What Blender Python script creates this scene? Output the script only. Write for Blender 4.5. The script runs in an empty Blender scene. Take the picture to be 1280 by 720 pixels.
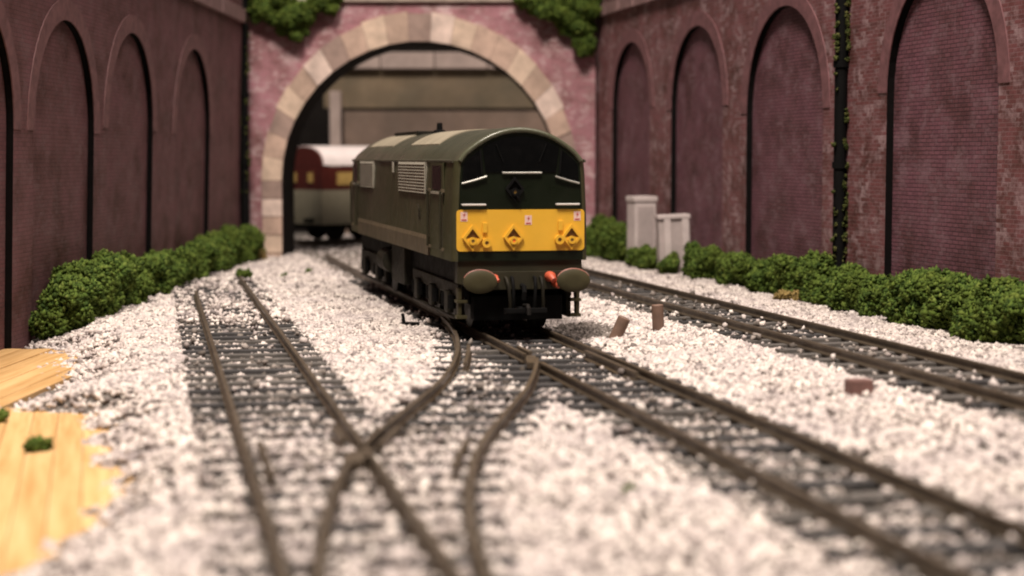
import bpy, bmesh, math, random
import numpy as np
from mathutils import Vector, Matrix, Euler

# ------------------------------------------------------------------ scene, camera, light
# All builder coordinates are millimetres of the real model railway; 1 Blender unit = 100 mm.
S = 0.01
scn = bpy.context.scene
scn.unit_settings.system = 'METRIC'
scn.unit_settings.scale_length = 0.1
C = scn.collection
random.seed(7)
rng = np.random.default_rng(11)

cam_d = bpy.data.cameras.new('camera')
cam = bpy.data.objects.new('camera', cam_d)
C.objects.link(cam)
cam.location = (0, 0, 45 * S)
PITCH = math.atan(162 / 2200)
cam.rotation_euler = (math.pi / 2 - PITCH, 0, 0)
cam_d.sensor_width = 36.0
cam_d.lens = 36.0 * 2200 / 1280
cam_d.clip_start = 0.02
cam_d.clip_end = 200
cam_d.dof.use_dof = True
cam_d.dof.focus_distance = 4.5
cam_d.dof.aperture_fstop = 2.2
scn.camera = cam

world = bpy.data.worlds.new('World')
scn.world = world
world.use_nodes = True
wb = world.node_tree.nodes['Background']
wb.inputs['Color'].default_value = (0.9, 0.82, 0.80, 1)
wb.inputs['Strength'].default_value = 0.06

def area_lamp(name, loc, target, size, power, color):
    d = bpy.data.lights.new(name, 'AREA')
    d.shape = 'DISK'
    d.size = size * S
    d.energy = power
    d.color = color
    o = bpy.data.objects.new(name, d)
    C.objects.link(o)
    o.location = Vector(loc) * S
    v = Vector(target) - Vector(loc)
    o.rotation_euler = v.to_track_quat('-Z', 'Y').to_euler()
    return o
# the ceiling lamp of the room, up and to the left behind the camera; two added fill lights follow
area_lamp('ceiling_lamp', (-110, 40, 900), (0, 460, 20), 230, 1460, (1.0, 0.87, 0.77))
area_lamp('fill_light_right', (330, 180, 900), (-40, 520, 20), 420, 520, (1.0, 0.86, 0.78))  # added fill to lift the left wall
area_lamp('fill_light_far', (60, 900, 1000), (-20, 800, 20), 300, 200, (1.0, 0.87, 0.78))  # weak added fill over the far end

vs = scn.view_settings
vs.view_transform = 'Standard'
vs.look = 'None'
vs.exposure = 0.0
vs.gamma = 1.0
vs.use_curve_mapping = False
scn.render.engine = 'CYCLES'
scn.cycles.use_denoising = True
scn.cycles.filter_width = 2.0
scn.cycles.max_bounces = 6

# ------------------------------------------------------------------ node helpers
def mat(name):
    m = bpy.data.materials.new(name)
    m.use_nodes = True
    nt = m.node_tree
    return m, nt, nt.nodes['Principled BSDF']
def nd(nt, t, **kw):
    n = nt.nodes.new(t)
    for k, v in kw.items():
        setattr(n, k, v)
    return n
def ramp(nt, stops, interp='LINEAR'):
    n = nt.nodes.new('ShaderNodeValToRGB')
    cr = n.color_ramp
    cr.interpolation = interp
    while len(cr.elements) < len(stops):
        cr.elements.new(0.5)
    for e, (p, c) in zip(cr.elements, stops):
        e.position = p
        e.color = (*c, 1) if len(c) == 3 else c
    return n
def objco(nt):
    return nt.nodes.new('ShaderNodeTexCoord').outputs['Object']
def noise(nt, co, scale, detail=4, rough=0.6):
    n = nt.nodes.new('ShaderNodeTexNoise')
    n.inputs['Scale'].default_value = scale
    n.inputs['Detail'].default_value = detail
    n.inputs['Roughness'].default_value = rough
    nt.links.new(co, n.inputs['Vector'])
    return n.outputs['Fac']
def mix(nt, fac, a, b, blend='MIX'):
    n = nt.nodes.new('ShaderNodeMix')
    n.data_type = 'RGBA'
    n.blend_type = blend
    for i, x in ((0, fac), (6, a), (7, b)):
        if hasattr(x, 'links') or hasattr(x, 'is_linked'):
            nt.links.new(x, n.inputs[i])
        elif i == 0:
            n.inputs[0].default_value = x
        else:
            n.inputs[i].default_value = (*x, 1)
    return n.outputs[2]
def bump(nt, bsdf, h, strength, dist):
    b = nt.nodes.new('ShaderNodeBump')
    b.inputs['Strength'].default_value = strength
    b.inputs['Distance'].default_value = dist
    nt.links.new(h, b.inputs['Height'])
    nt.links.new(b.outputs['Normal'], bsdf.inputs['Normal'])

def simple(name, col, rough=0.6, metal=0.0, var=0.25, scale=18.0, dirt=None, spec=0.5):
    """A painted or plain surface: base colour broken by fine noise, patchy roughness, optional dirt tint."""
    m, nt, b = mat(name)
    co = objco(nt)
    f = noise(nt, co, scale, 5, 0.65)
    r = ramp(nt, [(0.3, tuple(c * (1 - var) for c in col)), (0.7, tuple(min(1, c * (1 + var)) for c in col))])
    nt.links.new(f, r.inputs[0])
    out = r.outputs[0]
    if dirt:
        f2 = noise(nt, co, scale * 0.35, 6, 0.7)
        r2 = ramp(nt, [(0.45, (0, 0, 0)), (0.75, (1, 1, 1))])
        nt.links.new(f2, r2.inputs[0])
        out = mix(nt, r2.outputs[0], out, dirt)
    nt.links.new(out, b.inputs['Base Color'])
    rr = ramp(nt, [(0.3, (max(0, rough - .1),) * 3), (0.7, (min(1, rough + .1),) * 3)])
    nt.links.new(noise(nt, co, scale * 2.3, 3), rr.inputs[0])
    nt.links.new(rr.outputs[0], b.inputs['Roughness'])
    b.inputs['Metallic'].default_value = metal
    b.inputs['Specular IOR Level'].default_value = spec
    return m

def brick_mat(name, c1, c2, mortar, patch, patch_amt, dark_amt, scale_w=3.3, scale_h=1.12, bstr=0.6, msize=0.09):
    m, nt, b = mat(name)
    co = objco(nt)
    sep = nd(nt, 'ShaderNodeSeparateXYZ')
    nt.links.new(co, sep.inputs[0])
    cmb = nd(nt, 'ShaderNodeCombineXYZ')
    nt.links.new(sep.outputs[0], cmb.inputs[0])
    nt.links.new(sep.outputs[2], cmb.inputs[1])
    bt = nd(nt, 'ShaderNodeTexBrick')
    bt.offset = 0.5
    bt.inputs['Scale'].default_value = 1.0
    bt.inputs['Brick Width'].default_value = scale_w * S
    bt.inputs['Row Height'].default_value = scale_h * S
    bt.inputs['Mortar Size'].default_value = msize * S
    bt.inputs['Mortar Smooth'].default_value = 0.25
    bt.inputs['Bias'].default_value = -0.1
    bt.inputs['Color1'].default_value = (*c1, 1)
    bt.inputs['Color2'].default_value = (*c2, 1)
    bt.inputs['Mortar'].default_value = (*mortar, 1)
    nt.links.new(cmb.outputs[0], bt.inputs['Vector'])
    col = bt.outputs['Color']
    # large blotches: browner and darker areas of the printed, weathered card
    f1 = noise(nt, co, 6.0, 6, 0.65)
    r1 = ramp(nt, [(0.38, (0.55, 0.5, 0.45)), (0.5, (0.95, 0.93, 0.95)), (0.65, (1.15, 1.1, 1.2))])
    nt.links.new(f1, r1.inputs[0])
    col = mix(nt, dark_amt, col, r1.outputs[0], 'MULTIPLY')
    # whitish bloom in patches, following the bricks
    f2 = noise(nt, co, 11.0, 6, 0.75)
    r2 = ramp(nt, [(0.46, (0, 0, 0)), (0.62, (1, 1, 1))])
    nt.links.new(f2, r2.inputs[0])
    b2 = nd(nt, 'ShaderNodeTexBrick')
    b2.offset = 0.5
    for k_ in ('Scale', 'Brick Width', 'Row Height', 'Mortar Smooth'):
        b2.inputs[k_].default_value = bt.inputs[k_].default_value
    b2.inputs['Mortar Size'].default_value = 0.02 * S
    b2.inputs['Color1'].default_value = (0, 0, 0, 1)
    b2.inputs['Color2'].default_value = (1, 1, 1, 1)
    b2.inputs['Mortar'].default_value = (0.8, 0.8, 0.8, 1)
    nt.links.new(cmb.outputs[0], b2.inputs['Vector'])
    # a little fine noise breaks up each pale brick
    f3 = noise(nt, cmb.outputs[0], 110.0, 2, 0.5)
    ad3 = nd(nt, 'ShaderNodeMath', operation='MULTIPLY_ADD')
    nt.links.new(f3, ad3.inputs[0])
    ad3.inputs[1].default_value = 0.9
    nt.links.new(b2.outputs['Color'], ad3.inputs[2])
    r3 = ramp(nt, [(0.72, (0, 0, 0)), (0.98, (1, 1, 1))])
    nt.links.new(ad3.outputs[0], r3.inputs[0])
    mu = nd(nt, 'ShaderNodeMath', operation='MULTIPLY')
    nt.links.new(r2.outputs[0], mu.inputs[0])
    nt.links.new(r3.outputs[0], mu.inputs[1])
    mu2 = nd(nt, 'ShaderNodeMath', operation='MULTIPLY')
    nt.links.new(mu.outputs[0], mu2.inputs[0])
    mu2.inputs[1].default_value = patch_amt
    col = mix(nt, mu2.outputs[0], col, patch)
    nt.links.new(col, b.inputs['Base Color'])
    b.inputs['Roughness'].default_value = 0.62
    b.inputs['Specular IOR Level'].default_value = 0.35
    add = nd(nt, 'ShaderNodeMath', operation='MULTIPLY_ADD')
    nt.links.new(bt.outputs['Fac'], add.inputs[0])
    add.inputs[1].default_value = -0.7
    nt.links.new(noise(nt, co, 90.0, 3), add.inputs[2])
    bump(nt, b, add.outputs[0], bstr, 0.35 * S)
    return m

def island_mat(name, stops, rough=0.8, tint_scale=None, tint=None, spec=0.3):
    """Colour picked per loose piece (stones, leaf clumps)."""
    m, nt, b = mat(name)
    gi = nd(nt, 'ShaderNodeNewGeometry')
    r = ramp(nt, stops)
    nt.links.new(gi.outputs['Random Per Island'], r.inputs[0])
    out = r.outputs[0]
    if tint:
        co = objco(nt)
        rr = ramp(nt, [(0.4, (0, 0, 0)), (0.65, (1, 1, 1))])
        nt.links.new(noise(nt, co, tint_scale, 4, 0.6), rr.inputs[0])
        out = mix(nt, rr.outputs[0], out, mix(nt, 0.5, out, tint))
    nt.links.new(out, b.inputs['Base Color'])
    b.inputs['Roughness'].default_value = rough
    b.inputs['Specular IOR Level'].default_value = spec
    return m

M = {}
M['brick_pier'] = brick_mat('weathered_red_brick', (0.205, 0.080, 0.080), (0.125, 0.05, 0.047), (0.24, 0.15, 0.15), (0.46, 0.33, 0.345), 0.75, 1.0)
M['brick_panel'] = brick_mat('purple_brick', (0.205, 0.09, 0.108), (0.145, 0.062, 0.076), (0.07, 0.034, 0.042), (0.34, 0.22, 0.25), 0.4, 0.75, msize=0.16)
M['brick_left'] = brick_mat('dull_purple_brick', (0.185, 0.086, 0.088), (0.14, 0.064, 0.064), (0.10, 0.052, 0.054), (0.30, 0.20, 0.21), 0.3, 0.9)
M['brick_portal'] = brick_mat('faded_pink_brick', (0.36, 0.165, 0.185), (0.25, 0.11, 0.12), (0.38, 0.24, 0.25), (0.62, 0.47, 0.47), 0.85, 0.85)
M['reveal'] = simple('shade_black_card_edge', (0.006, 0.005, 0.005), 0.9, spec=0.1)  # black painted on the reveals in place of a shadow gap
M['ring'] = simple('arch_ring_brick', (0.20, 0.093, 0.10), 0.65, var=0.35, scale=25)
M['ring_left'] = simple('arch_ring_dull_brick', (0.185, 0.092, 0.093), 0.65, var=0.3, scale=25)
M['coping'] = simple('pinkish_coping_stone', (0.27, 0.17, 0.165), 0.7, var=0.3, scale=12)
STONES = [simple('arch_stone_%s' % n, c, 0.75, var=0.28, scale=14) for n, c in
          (('cream', (0.56, 0.43, 0.33)), ('buff', (0.46, 0.33, 0.26)), ('brown', (0.30, 0.215, 0.18)), ('pale', (0.63, 0.50, 0.43)), ('tan', (0.40, 0.29, 0.225)))]
M['soot_dark'] = simple('soot_and_room_dark', (0.012, 0.010, 0.009), 0.95, spec=0.1)  # sooty lining; also the painted darkness on the added board
M['capboard'] = simple('cap_board', (0.35, 0.29, 0.24), 0.7)
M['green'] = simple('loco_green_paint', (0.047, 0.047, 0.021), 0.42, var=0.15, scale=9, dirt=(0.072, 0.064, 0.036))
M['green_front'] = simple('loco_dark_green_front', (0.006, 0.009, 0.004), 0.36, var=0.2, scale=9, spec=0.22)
M['roof'] = simple('loco_roof_grey_green', (0.055, 0.056, 0.036), 0.36, var=0.15, scale=7, dirt=(0.075, 0.068, 0.045))
M['brow'] = simple('loco_roof_edge_highlight', (0.085, 0.09, 0.055), 0.27, var=0.12, scale=8)  # lighter than the roof: the edge highlight is put into the colour
M['roof_panel'] = simple('loco_roof_pale_panel', (0.33, 0.29, 0.21), 0.5, var=0.2, scale=10)
M['skirt'] = simple('loco_skirt', (0.026, 0.024, 0.013), 0.55, var=0.25, scale=12, dirt=(0.036, 0.031, 0.018), spec=0.25)
M['band'] = simple('loco_side_band', (0.105, 0.082, 0.050), 0.5, var=0.2, scale=12)
M['yellow'] = simple('warning_yellow', (0.74, 0.42, 0.035), 0.45, var=0.06, scale=10)
M['glass'] = simple('dark_cab_glass', (0.003, 0.003, 0.003), 0.15, var=0.1, spec=0.3)
M['chrome'] = simple('window_trim', (0.42, 0.42, 0.38), 0.3, metal=0.6, var=0.1)
M['white'] = simple('white_paint', (0.62, 0.60, 0.56), 0.5, var=0.08)
M['label'] = simple('label_white', (0.75, 0.52, 0.46), 0.6, var=0.06)
M['red'] = simple('label_red', (0.45, 0.06, 0.05), 0.6, var=0.1)
M['orange'] = simple('buffer_red', (0.50, 0.095, 0.045), 0.5, var=0.2, scale=20)
M['rust'] = simple('buffer_faded_red', (0.30, 0.115, 0.085), 0.55, var=0.25, scale=20)
M['black'] = simple('underframe_black', (0.004, 0.004, 0.004), 0.75, var=0.3, spec=0.12)
M['frame'] = simple('underframe_olive', (0.017, 0.015, 0.009), 0.65, var=0.4, scale=25, dirt=(0.006, 0.006, 0.005), spec=0.2)
M['bufferhead'] = simple('buffer_head_olive', (0.050, 0.044, 0.020), 0.6, var=0.25, scale=12, spec=0.25)
M['louvre'] = simple('louvre_grey', (0.34, 0.32, 0.26), 0.5, var=0.12, scale=30)
M['wheel'] = simple('wheel_steel', (0.012, 0.011, 0.010), 0.55, metal=0.2, spec=0.2)
M['rail'] = simple('rail_brown', (0.125, 0.098, 0.070), 0.42, metal=0.35, var=0.3, scale=12, dirt=(0.09, 0.068, 0.045))
M['sleeper'] = simple('sleeper_dark_grey', (0.050, 0.048, 0.048), 0.7, var=0.4, scale=30)
M['sleeper_pale'] = simple('sleeper_dusty_grey', (0.10, 0.092, 0.084), 0.8, var=0.4, scale=30)
M['bed'] = simple('ballast_bed', (0.15, 0.135, 0.12), 0.9, var=0.5, scale=90)
M['stone'] = island_mat('ballast_stone', [(0.0, (0.10, 0.085, 0.075)), (0.14, (0.30, 0.255, 0.235)), (0.34, (0.55, 0.485, 0.45)), (0.7, (0.72, 0.65, 0.595)), (1.0, (0.84, 0.78, 0.71))], 0.75, 5.0, (0.45, 0.40, 0.40))
M['stone_dirty_shade'] = island_mat('dirty_shade_ballast_stone', [(0.0, (0.07, 0.06, 0.05)), (0.5, (0.19, 0.165, 0.145)), (1.0, (0.34, 0.30, 0.27))], 0.85)  # dirty track chips, plus the painted shadow patch beside the locomotive
M['leaf'] = island_mat('foam_foliage', [(0.0, (0.022, 0.044, 0.010)), (0.4, (0.058, 0.100, 0.018)), (0.8, (0.100, 0.155, 0.028)), (1.0, (0.16, 0.21, 0.045))], 0.9, 14.0, (0.10, 0.13, 0.02), 0.15)
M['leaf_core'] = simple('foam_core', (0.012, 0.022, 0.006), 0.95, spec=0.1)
M['ivy'] = island_mat('climbing_moss', [(0.0, (0.03, 0.045, 0.012)), (0.6, (0.085, 0.10, 0.03)), (1.0, (0.18, 0.17, 0.06))], 0.9, spec=0.1)
M['tan_scrub'] = island_mat('dry_scatter', [(0.0, (0.22, 0.16, 0.06)), (1.0, (0.42, 0.31, 0.12))], 0.9, spec=0.1)
M['brown_peg'] = simple('brown_stub', (0.17, 0.105, 0.075), 0.7, var=0.3, scale=30)
M['brown_chip'] = simple('reddish_chip', (0.19, 0.10, 0.085), 0.7, var=0.3, scale=30)
M['cabinet'] = simple('lineside_white', (0.60, 0.53, 0.51), 0.65, var=0.12, scale=14, dirt=(0.46, 0.38, 0.38))
M['cabinet_grey'] = simple('lineside_grey', (0.44, 0.38, 0.365), 0.65, var=0.15, scale=14)
M['coach_red'] = simple('coach_crimson', (0.075, 0.013, 0.009), 0.4, var=0.12)
M['coach_cream'] = simple('coach_cream', (0.27, 0.245, 0.175), 0.45, var=0.12)
M['coach_roof'] = simple('coach_pale_roof', (0.80, 0.72, 0.70), 0.5, var=0.06)
M['coach_window'] = simple('coach_window', (0.42, 0.28, 0.09), 0.3, var=0.2)
M['back_stone'] = simple('back_wall_brown', (0.15, 0.105, 0.08), 0.8, var=0.35, scale=4, dirt=(0.10, 0.075, 0.055))
M['back_panel'] = simple('back_panel_olive', (0.16, 0.12, 0.075), 0.8, var=0.35, scale=2.0, dirt=(0.035, 0.038, 0.022))
M['back_ledge'] = simple('back_ledge_pale', (0.34, 0.27, 0.24), 0.8, var=0.25, scale=5)

def wood_mat():
    m, nt, b = mat('pale_pine')
    co = objco(nt)
    oi = nd(nt, 'ShaderNodeObjectInfo')
    mp = nd(nt, 'ShaderNodeMapping')
    mp.inputs['Scale'].default_value = (1, 0.06, 1)
    nt.links.new(co, mp.inputs[0])
    ad = nd(nt, 'ShaderNodeVectorMath', operation='ADD')
    nt.links.new(mp.outputs[0], ad.inputs[0])
    nt.links.new(oi.outputs['Random'], ad.inputs[1])
    f = noise(nt, ad.outputs[0], 60, 5, 0.6)
    r = ramp(nt, [(0.3, (0.50, 0.29, 0.10)), (0.55, (0.68, 0.44, 0.19)), (0.8, (0.74, 0.52, 0.26))])
    nt.links.new(f, r.inputs[0])
    rr = ramp(nt, [(0, (0.82, 0.78, 0.74)), (1, (1.05, 1.05, 1.05))])
    nt.links.new(oi.outputs['Random'], rr.inputs[0])
    nt.links.new(mix(nt, 1.0, r.outputs[0], rr.outputs[0], 'MULTIPLY'), b.inputs['Base Color'])
    b.inputs['Roughness'].default_value = 0.6
    return m
M['wood'] = wood_mat()

# ------------------------------------------------------------------ mesh helpers
class MB:
    """Collects vertices and faces in millimetres and links them as one mesh object."""
    def __init__(self):
        self.v, self.f, self.mi = [], [], []
    def add(self, vs, fs, mi=0):
        n = len(self.v)
        self.v += [tuple(v) for v in vs]
        self.f += [tuple(i + n for i in f) for f in fs]
        self.mi += [mi] * len(fs)
        return self
    def box(self, x0, x1, y0, y1, z0, z1, mi=0, M4=None, bev=0.0):
        if bev > 0:
            bm = bmesh.new()
            bmesh.ops.create_cube(bm, size=1)
            for v in bm.verts:
                v.co = Vector(((x0 + x1) / 2 + v.co.x * (x1 - x0), (y0 + y1) / 2 + v.co.y * (y1 - y0), (z0 + z1) / 2 + v.co.z * (z1 - z0)))
            bmesh.ops.bevel(bm, geom=bm.edges[:], offset=bev, segments=2, profile=0.7, affect='EDGES')
            bm.verts.index_update()
            vs = [v.co.copy() for v in bm.verts]
            fs = [[v.index for v in f.verts] for f in bm.faces]
            bm.free()
        else:
            vs = [Vector(p) for p in ((x0, y0, z0), (x1, y0, z0), (x1, y1, z0), (x0, y1, z0), (x0, y0, z1), (x1, y0, z1), (x1, y1, z1), (x0, y1, z1))]
            fs = [(0, 3, 2, 1), (4, 5, 6, 7), (0, 1, 5, 4), (1, 2, 6, 5), (2, 3, 7, 6), (3, 0, 4, 7)]
        if M4:
            vs = [M4 @ v for v in vs]
        return self.add(vs, fs, mi)
    def prism(self, pts, axis, a, b, mi=0):
        """Closed 2-D outline extruded along an axis (0 x, 1 y, 2 z); outline gives the other two in order."""
        n = len(pts)
        def mk(p, q):
            c = list(p)
            c.insert(axis, q)
            return tuple(c)
        vs = [mk(p, a) for p in pts] + [mk(p, b) for p in pts]
        fs = [tuple(range(n))[::-1], tuple(range(n, 2 * n))] + [(i, (i + 1) % n, n + (i + 1) % n, n + i) for i in range(n)]
        return self.add(vs, fs, mi)
    def tube(self, pts, r, n=8, mi=0, caps=True):
        pts = [Vector(p) for p in pts]
        rs = r if isinstance(r, (list, tuple)) else [r] * len(pts)
        vs, fs = [], []
        for i, p in enumerate(pts):
            d = (pts[min(i + 1, len(pts) - 1)] - pts[max(i - 1, 0)]).normalized()
            a = d.orthogonal().normalized() if i == 0 else (a - d * a.dot(d)).normalized()
            b = d.cross(a)
            for k in range(n):
                t = 2 * math.pi * k / n
                vs.append(p + (a * math.cos(t) + b * math.sin(t)) * rs[i])
        for i in range(len(pts) - 1):
            for k in range(n):
                fs.append((i * n + k, i * n + (k + 1) % n, (i + 1) * n + (k + 1) % n, (i + 1) * n + k))
        if caps:
            fs.append(tuple(range(n))[::-1])
            fs.append(tuple(range((len(pts) - 1) * n, len(pts) * n)))
        return self.add(vs, fs, mi)
    def disc(self, c, axis, r, t, n=20, mi=0, hole=0, sx=1, sz=1):
        """Short cylinder about an axis direction (x=0, y=1), thickness t, optional centre hole."""
        vs, fs = [], []
        for s in (-t / 2, t / 2):
            for rr in ((hole, r) if hole else (r,)):
                for k in range(n):
                    q = 2 * math.pi * k / n
                    e, g = rr * math.cos(q) * sx, rr * math.sin(q) * sz
                    vs.append((c[0] + s, c[1] + e, c[2] + g) if axis == 0 else (c[0] + e, c[1] + s, c[2] + g))
        if hole:
            L = [0, n, 2 * n, 3 * n]
            for k in range(n):
                j = (k + 1) % n
                fs += [(L[0] + k, L[0] + j, L[1] + j, L[1] + k), (L[2] + k, L[2] + j, L[3] + j, L[3] + k),
                       (L[0] + k, L[0] + j, L[2] + j, L[2] + k), (L[1] + k, L[1] + j, L[3] + j, L[3] + k)]
        else:
            fs += [tuple(range(n)), tuple(range(n, 2 * n))] + [(k, (k + 1) % n, n + (k + 1) % n, n + k) for k in range(n)]
        return self.add(vs, fs, mi)
    def mesh(self, name, mats, smooth=False):
        me = bpy.data.meshes.new(name)
        me.from_pydata([(x * S, y * S, z * S) for x, y, z in self.v], [], self.f)
        for m in (mats if isinstance(mats, (list, tuple)) else [mats]):
            me.materials.append(m)
        if max(self.mi, default=0):
            me.polygons.foreach_set('material_index', self.mi)
        bm = bmesh.new()
        bm.from_mesh(me)
        bmesh.ops.recalc_face_normals(bm, faces=bm.faces)
        bm.to_mesh(me)
        bm.free()
        if smooth:
            me.polygons.foreach_set('use_smooth', [True] * len(me.polygons))
            me.set_sharp_from_angle(angle=math.radians(smooth if smooth is not True else 40))
        return me
    def build(self, name, mats, parent=None, smooth=False, loc=None, rz=0):
        return link(name, self.mesh(name, mats, smooth), parent, loc, rz)

def link(name, me, parent=None, loc=None, rz=0):
    o = bpy.data.objects.new(name, me)
    C.objects.link(o)
    o.parent = parent
    if loc:
        o.location = Vector(loc) * S
    if rz:
        o.rotation_euler = (0, 0, rz)
    return o
def tag(o, label, cat, group=None):
    o['label'] = label
    o['category'] = cat
    if group:
        o['group'] = group
    return o
def thing(name, label, cat, loc=(0, 0, 0), rz=0, group=None):
    o = tag(link(name, None, None, loc, rz), label, cat, group)
    o['kind'] = 'thing'
    return o
def struct(o):
    o['kind'] = 'structure'
    return o
def stuff(o):
    o['kind'] = 'stuff'
    return o

def smoothstep(a, b, x):
    t = np.clip((np.asarray(x, float) - a) / (b - a), 0, 1)
    return t * t * (3 - 2 * t)

# ------------------------------------------------------------------ plan of the place (mm; x right, y away, z up)
SL_M = 0.214
def XM(y): return -0.214 * (np.asarray(y, float) - 431.6)
def XA(y): return -14 - 0.203 * (np.asarray(y, float) - 175)
def XR(y): return 83.7 - 0.218 * (np.asarray(y, float) - 345)
_cy = np.array([60, 100, 130, 175, 202, 230, 257, 290, 326, 360, 406, 457, 500, 540, 600.])
_cx = np.array([float(XA(60)), float(XA(100)), -4.6, -11.0, -13.2, -14.2, -13.3, -9.8, -5.6, -3.6, -4.0, -8.2, -15.2, -23.2, float(XM(600))])
def XC(y):
    """Crossover centre line: cubic Hermite through surveyed points."""
    y = np.asarray(y, float)
    mslope = np.gradient(_cx, _cy)
    i = np.clip(np.searchsorted(_cy, y) - 1, 0, len(_cy) - 2)
    h = _cy[i + 1] - _cy[i]
    t = np.clip((y - _cy[i]) / h, 0, 1)
    return ((2 * t**3 - 3 * t**2 + 1) * _cx[i] + (t**3 - 2 * t**2 + t) * h * mslope[i] + (-2 * t**3 + 3 * t**2) * _cx[i + 1] + (t**3 - t**2) * h * mslope[i + 1])
_by = np.array([0, 100, 190, 204, 217, 253, 300, 331, 337, 352, 367, 410, 448, 470, 500, 1300.])
_bx = np.array([-40, -50, -60, -60, -58, -59.5, -74, -82, -95, -97, -91, -103, -114, -128, -140, -150.])
def edgeB(y):
    y = np.asarray(y, float)
    return np.interp(y, _by, _bx) + 1.6 * np.sin(y * 0.31) + 1.1 * np.sin(y * 0.83 + 1)
def ground_z(x, y):
    x = np.asarray(x, float)
    y = np.asarray(y, float)
    z = 0.5 + 1.6 * smoothstep(14, 44, (x - XM(y)) * 0.977)
    z = z - 5.1 * (1 - smoothstep(-2, 16, x - edgeB(y)))
    z = z + 0.22 * np.sin(x * 0.35 + 1.3 * np.sin(y * 0.11)) * np.cos(y * 0.27) + 0.18 * np.sin(x * 0.13 + y * 0.19)
    return z
GAUGE = 17.2

# ------------------------------------------------------------------ setting: trackbed
xs = np.arange(-170, 190.1, 3.0)
ys = np.arange(20, 1330.1, 4.0)
GX, GY = np.meshgrid(xs, ys)
GZ = ground_z(GX, GY) - 0.75
nx, ny = len(xs), len(ys)
V = np.stack([GX, GY, GZ], -1).reshape(-1, 3) * S
q = np.arange((ny - 1) * (nx - 1))
r_, c_ = q // (nx - 1), q % (nx - 1)
F = np.stack([r_ * nx + c_, r_ * nx + c_ + 1, (r_ + 1) * nx + c_ + 1, (r_ + 1) * nx + c_], -1)
me = bpy.data.meshes.new('ground')
me.from_pydata(V.tolist(), [], F.tolist())
me.materials.append(M['bed'])
me.polygons.foreach_set('use_smooth', [True] * len(me.polygons))
struct(link('ground', me))

# ------------------------------------------------------------------ brick retaining walls with blind arches
def blind_wall(name, label, origin, direction, out, zbase, ztop, length, arches, ring_w, face_m, panel_m, ring_m, coping_z, lean=0.0, rec=2.2):
    """Local x runs along the wall from the tunnel corner to the viewer, local z up, `out` is the sign of local y towards the tracks."""
    ang = math.atan2(direction[1], direction[0])
    w = thing(name, label, 'wall', (origin[0], origin[1], 0), ang)
    w.rotation_euler = Euler((lean, 0, ang), 'XYZ')
    th = 3.6
    face = MB()
    x = -3.0
    arches = sorted(arches)
    for (s, hw, crown) in arches:
        zs = crown - hw
        face.add([(x, 0, zbase), (s - hw, 0, zbase), (s - hw, 0, ztop), (x, 0, ztop)], [(0, 1, 2, 3)])
        N = 24
        xs_ = [s - hw * math.cos(math.pi * i / N) for i in range(N + 1)]
        zs_ = [zs + hw * math.sin(math.pi * i / N) for i in range(N + 1)]
        for i in range(N):
            face.add([(xs_[i], 0, zs_[i]), (xs_[i + 1], 0, zs_[i + 1]), (xs_[i + 1], 0, ztop), (xs_[i], 0, ztop)], [(0, 1, 2, 3)])
        x = s + hw
    face.add([(x, 0, zbase), (length, 0, zbase), (length, 0, ztop), (x, 0, ztop)], [(0, 1, 2, 3)])
    face.box(-3.0, length, -out * 6.0, -out * 5.0, zbase, ztop)
    face.add([(-3.0, -out * 5.5, ztop), (length, -out * 5.5, ztop), (length, 0, ztop), (-3.0, 0, ztop)], [(0, 1, 2, 3)])
    face.build('brick_face', face_m, w)
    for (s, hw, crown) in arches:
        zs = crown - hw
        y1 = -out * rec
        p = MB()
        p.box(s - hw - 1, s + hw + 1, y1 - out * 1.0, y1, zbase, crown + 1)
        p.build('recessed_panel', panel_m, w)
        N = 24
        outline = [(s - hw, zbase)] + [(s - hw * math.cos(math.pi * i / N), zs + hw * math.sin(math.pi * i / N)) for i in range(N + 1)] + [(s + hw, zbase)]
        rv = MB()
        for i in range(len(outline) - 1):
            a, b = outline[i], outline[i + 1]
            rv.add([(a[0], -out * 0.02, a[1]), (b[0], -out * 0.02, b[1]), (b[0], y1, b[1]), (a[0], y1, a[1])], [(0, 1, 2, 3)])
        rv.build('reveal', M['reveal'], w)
        rg = MB()
        yo = out * 0.3
        for i in range(N):
            t0, t1 = math.pi * i / N, math.pi * (i + 1) / N
            def P(t, r, y): return (s - r * math.cos(t), y, zs + r * math.sin(t))
            r0, r1 = hw + 0.05, hw + ring_w
            vs_ = [P(t0, r0, 0.01 * out), P(t1, r0, 0.01 * out), P(t1, r1, 0.01 * out), P(t0, r1, 0.01 * out), P(t0, r0, yo), P(t1, r0, yo), P(t1, r1, yo), P(t0, r1, yo)]
            rg.add(vs_, [(4, 5, 6, 7), (0, 1, 5, 4), (2, 3, 7, 6)] + ([(0, 3, 7, 4)] if i == 0 else []) + ([(1, 2, 6, 5)] if i == N - 1 else []))
        rg.build('arch_ring', ring_m, w, smooth=30)
    sx = -3.0
    k = 0
    while sx < length - 1:
        L = min(22.0, length - sx)
        st = MB().box(sx + 0.15, sx + L - 0.15, out * 0.03, out * (1.5 + 0.15 * (k % 3)), coping_z, coping_z + 6.0, bev=0.35)
        st.build('coping_stone', M['coping'], w)
        sx += L
        k += 1
    return w

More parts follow.
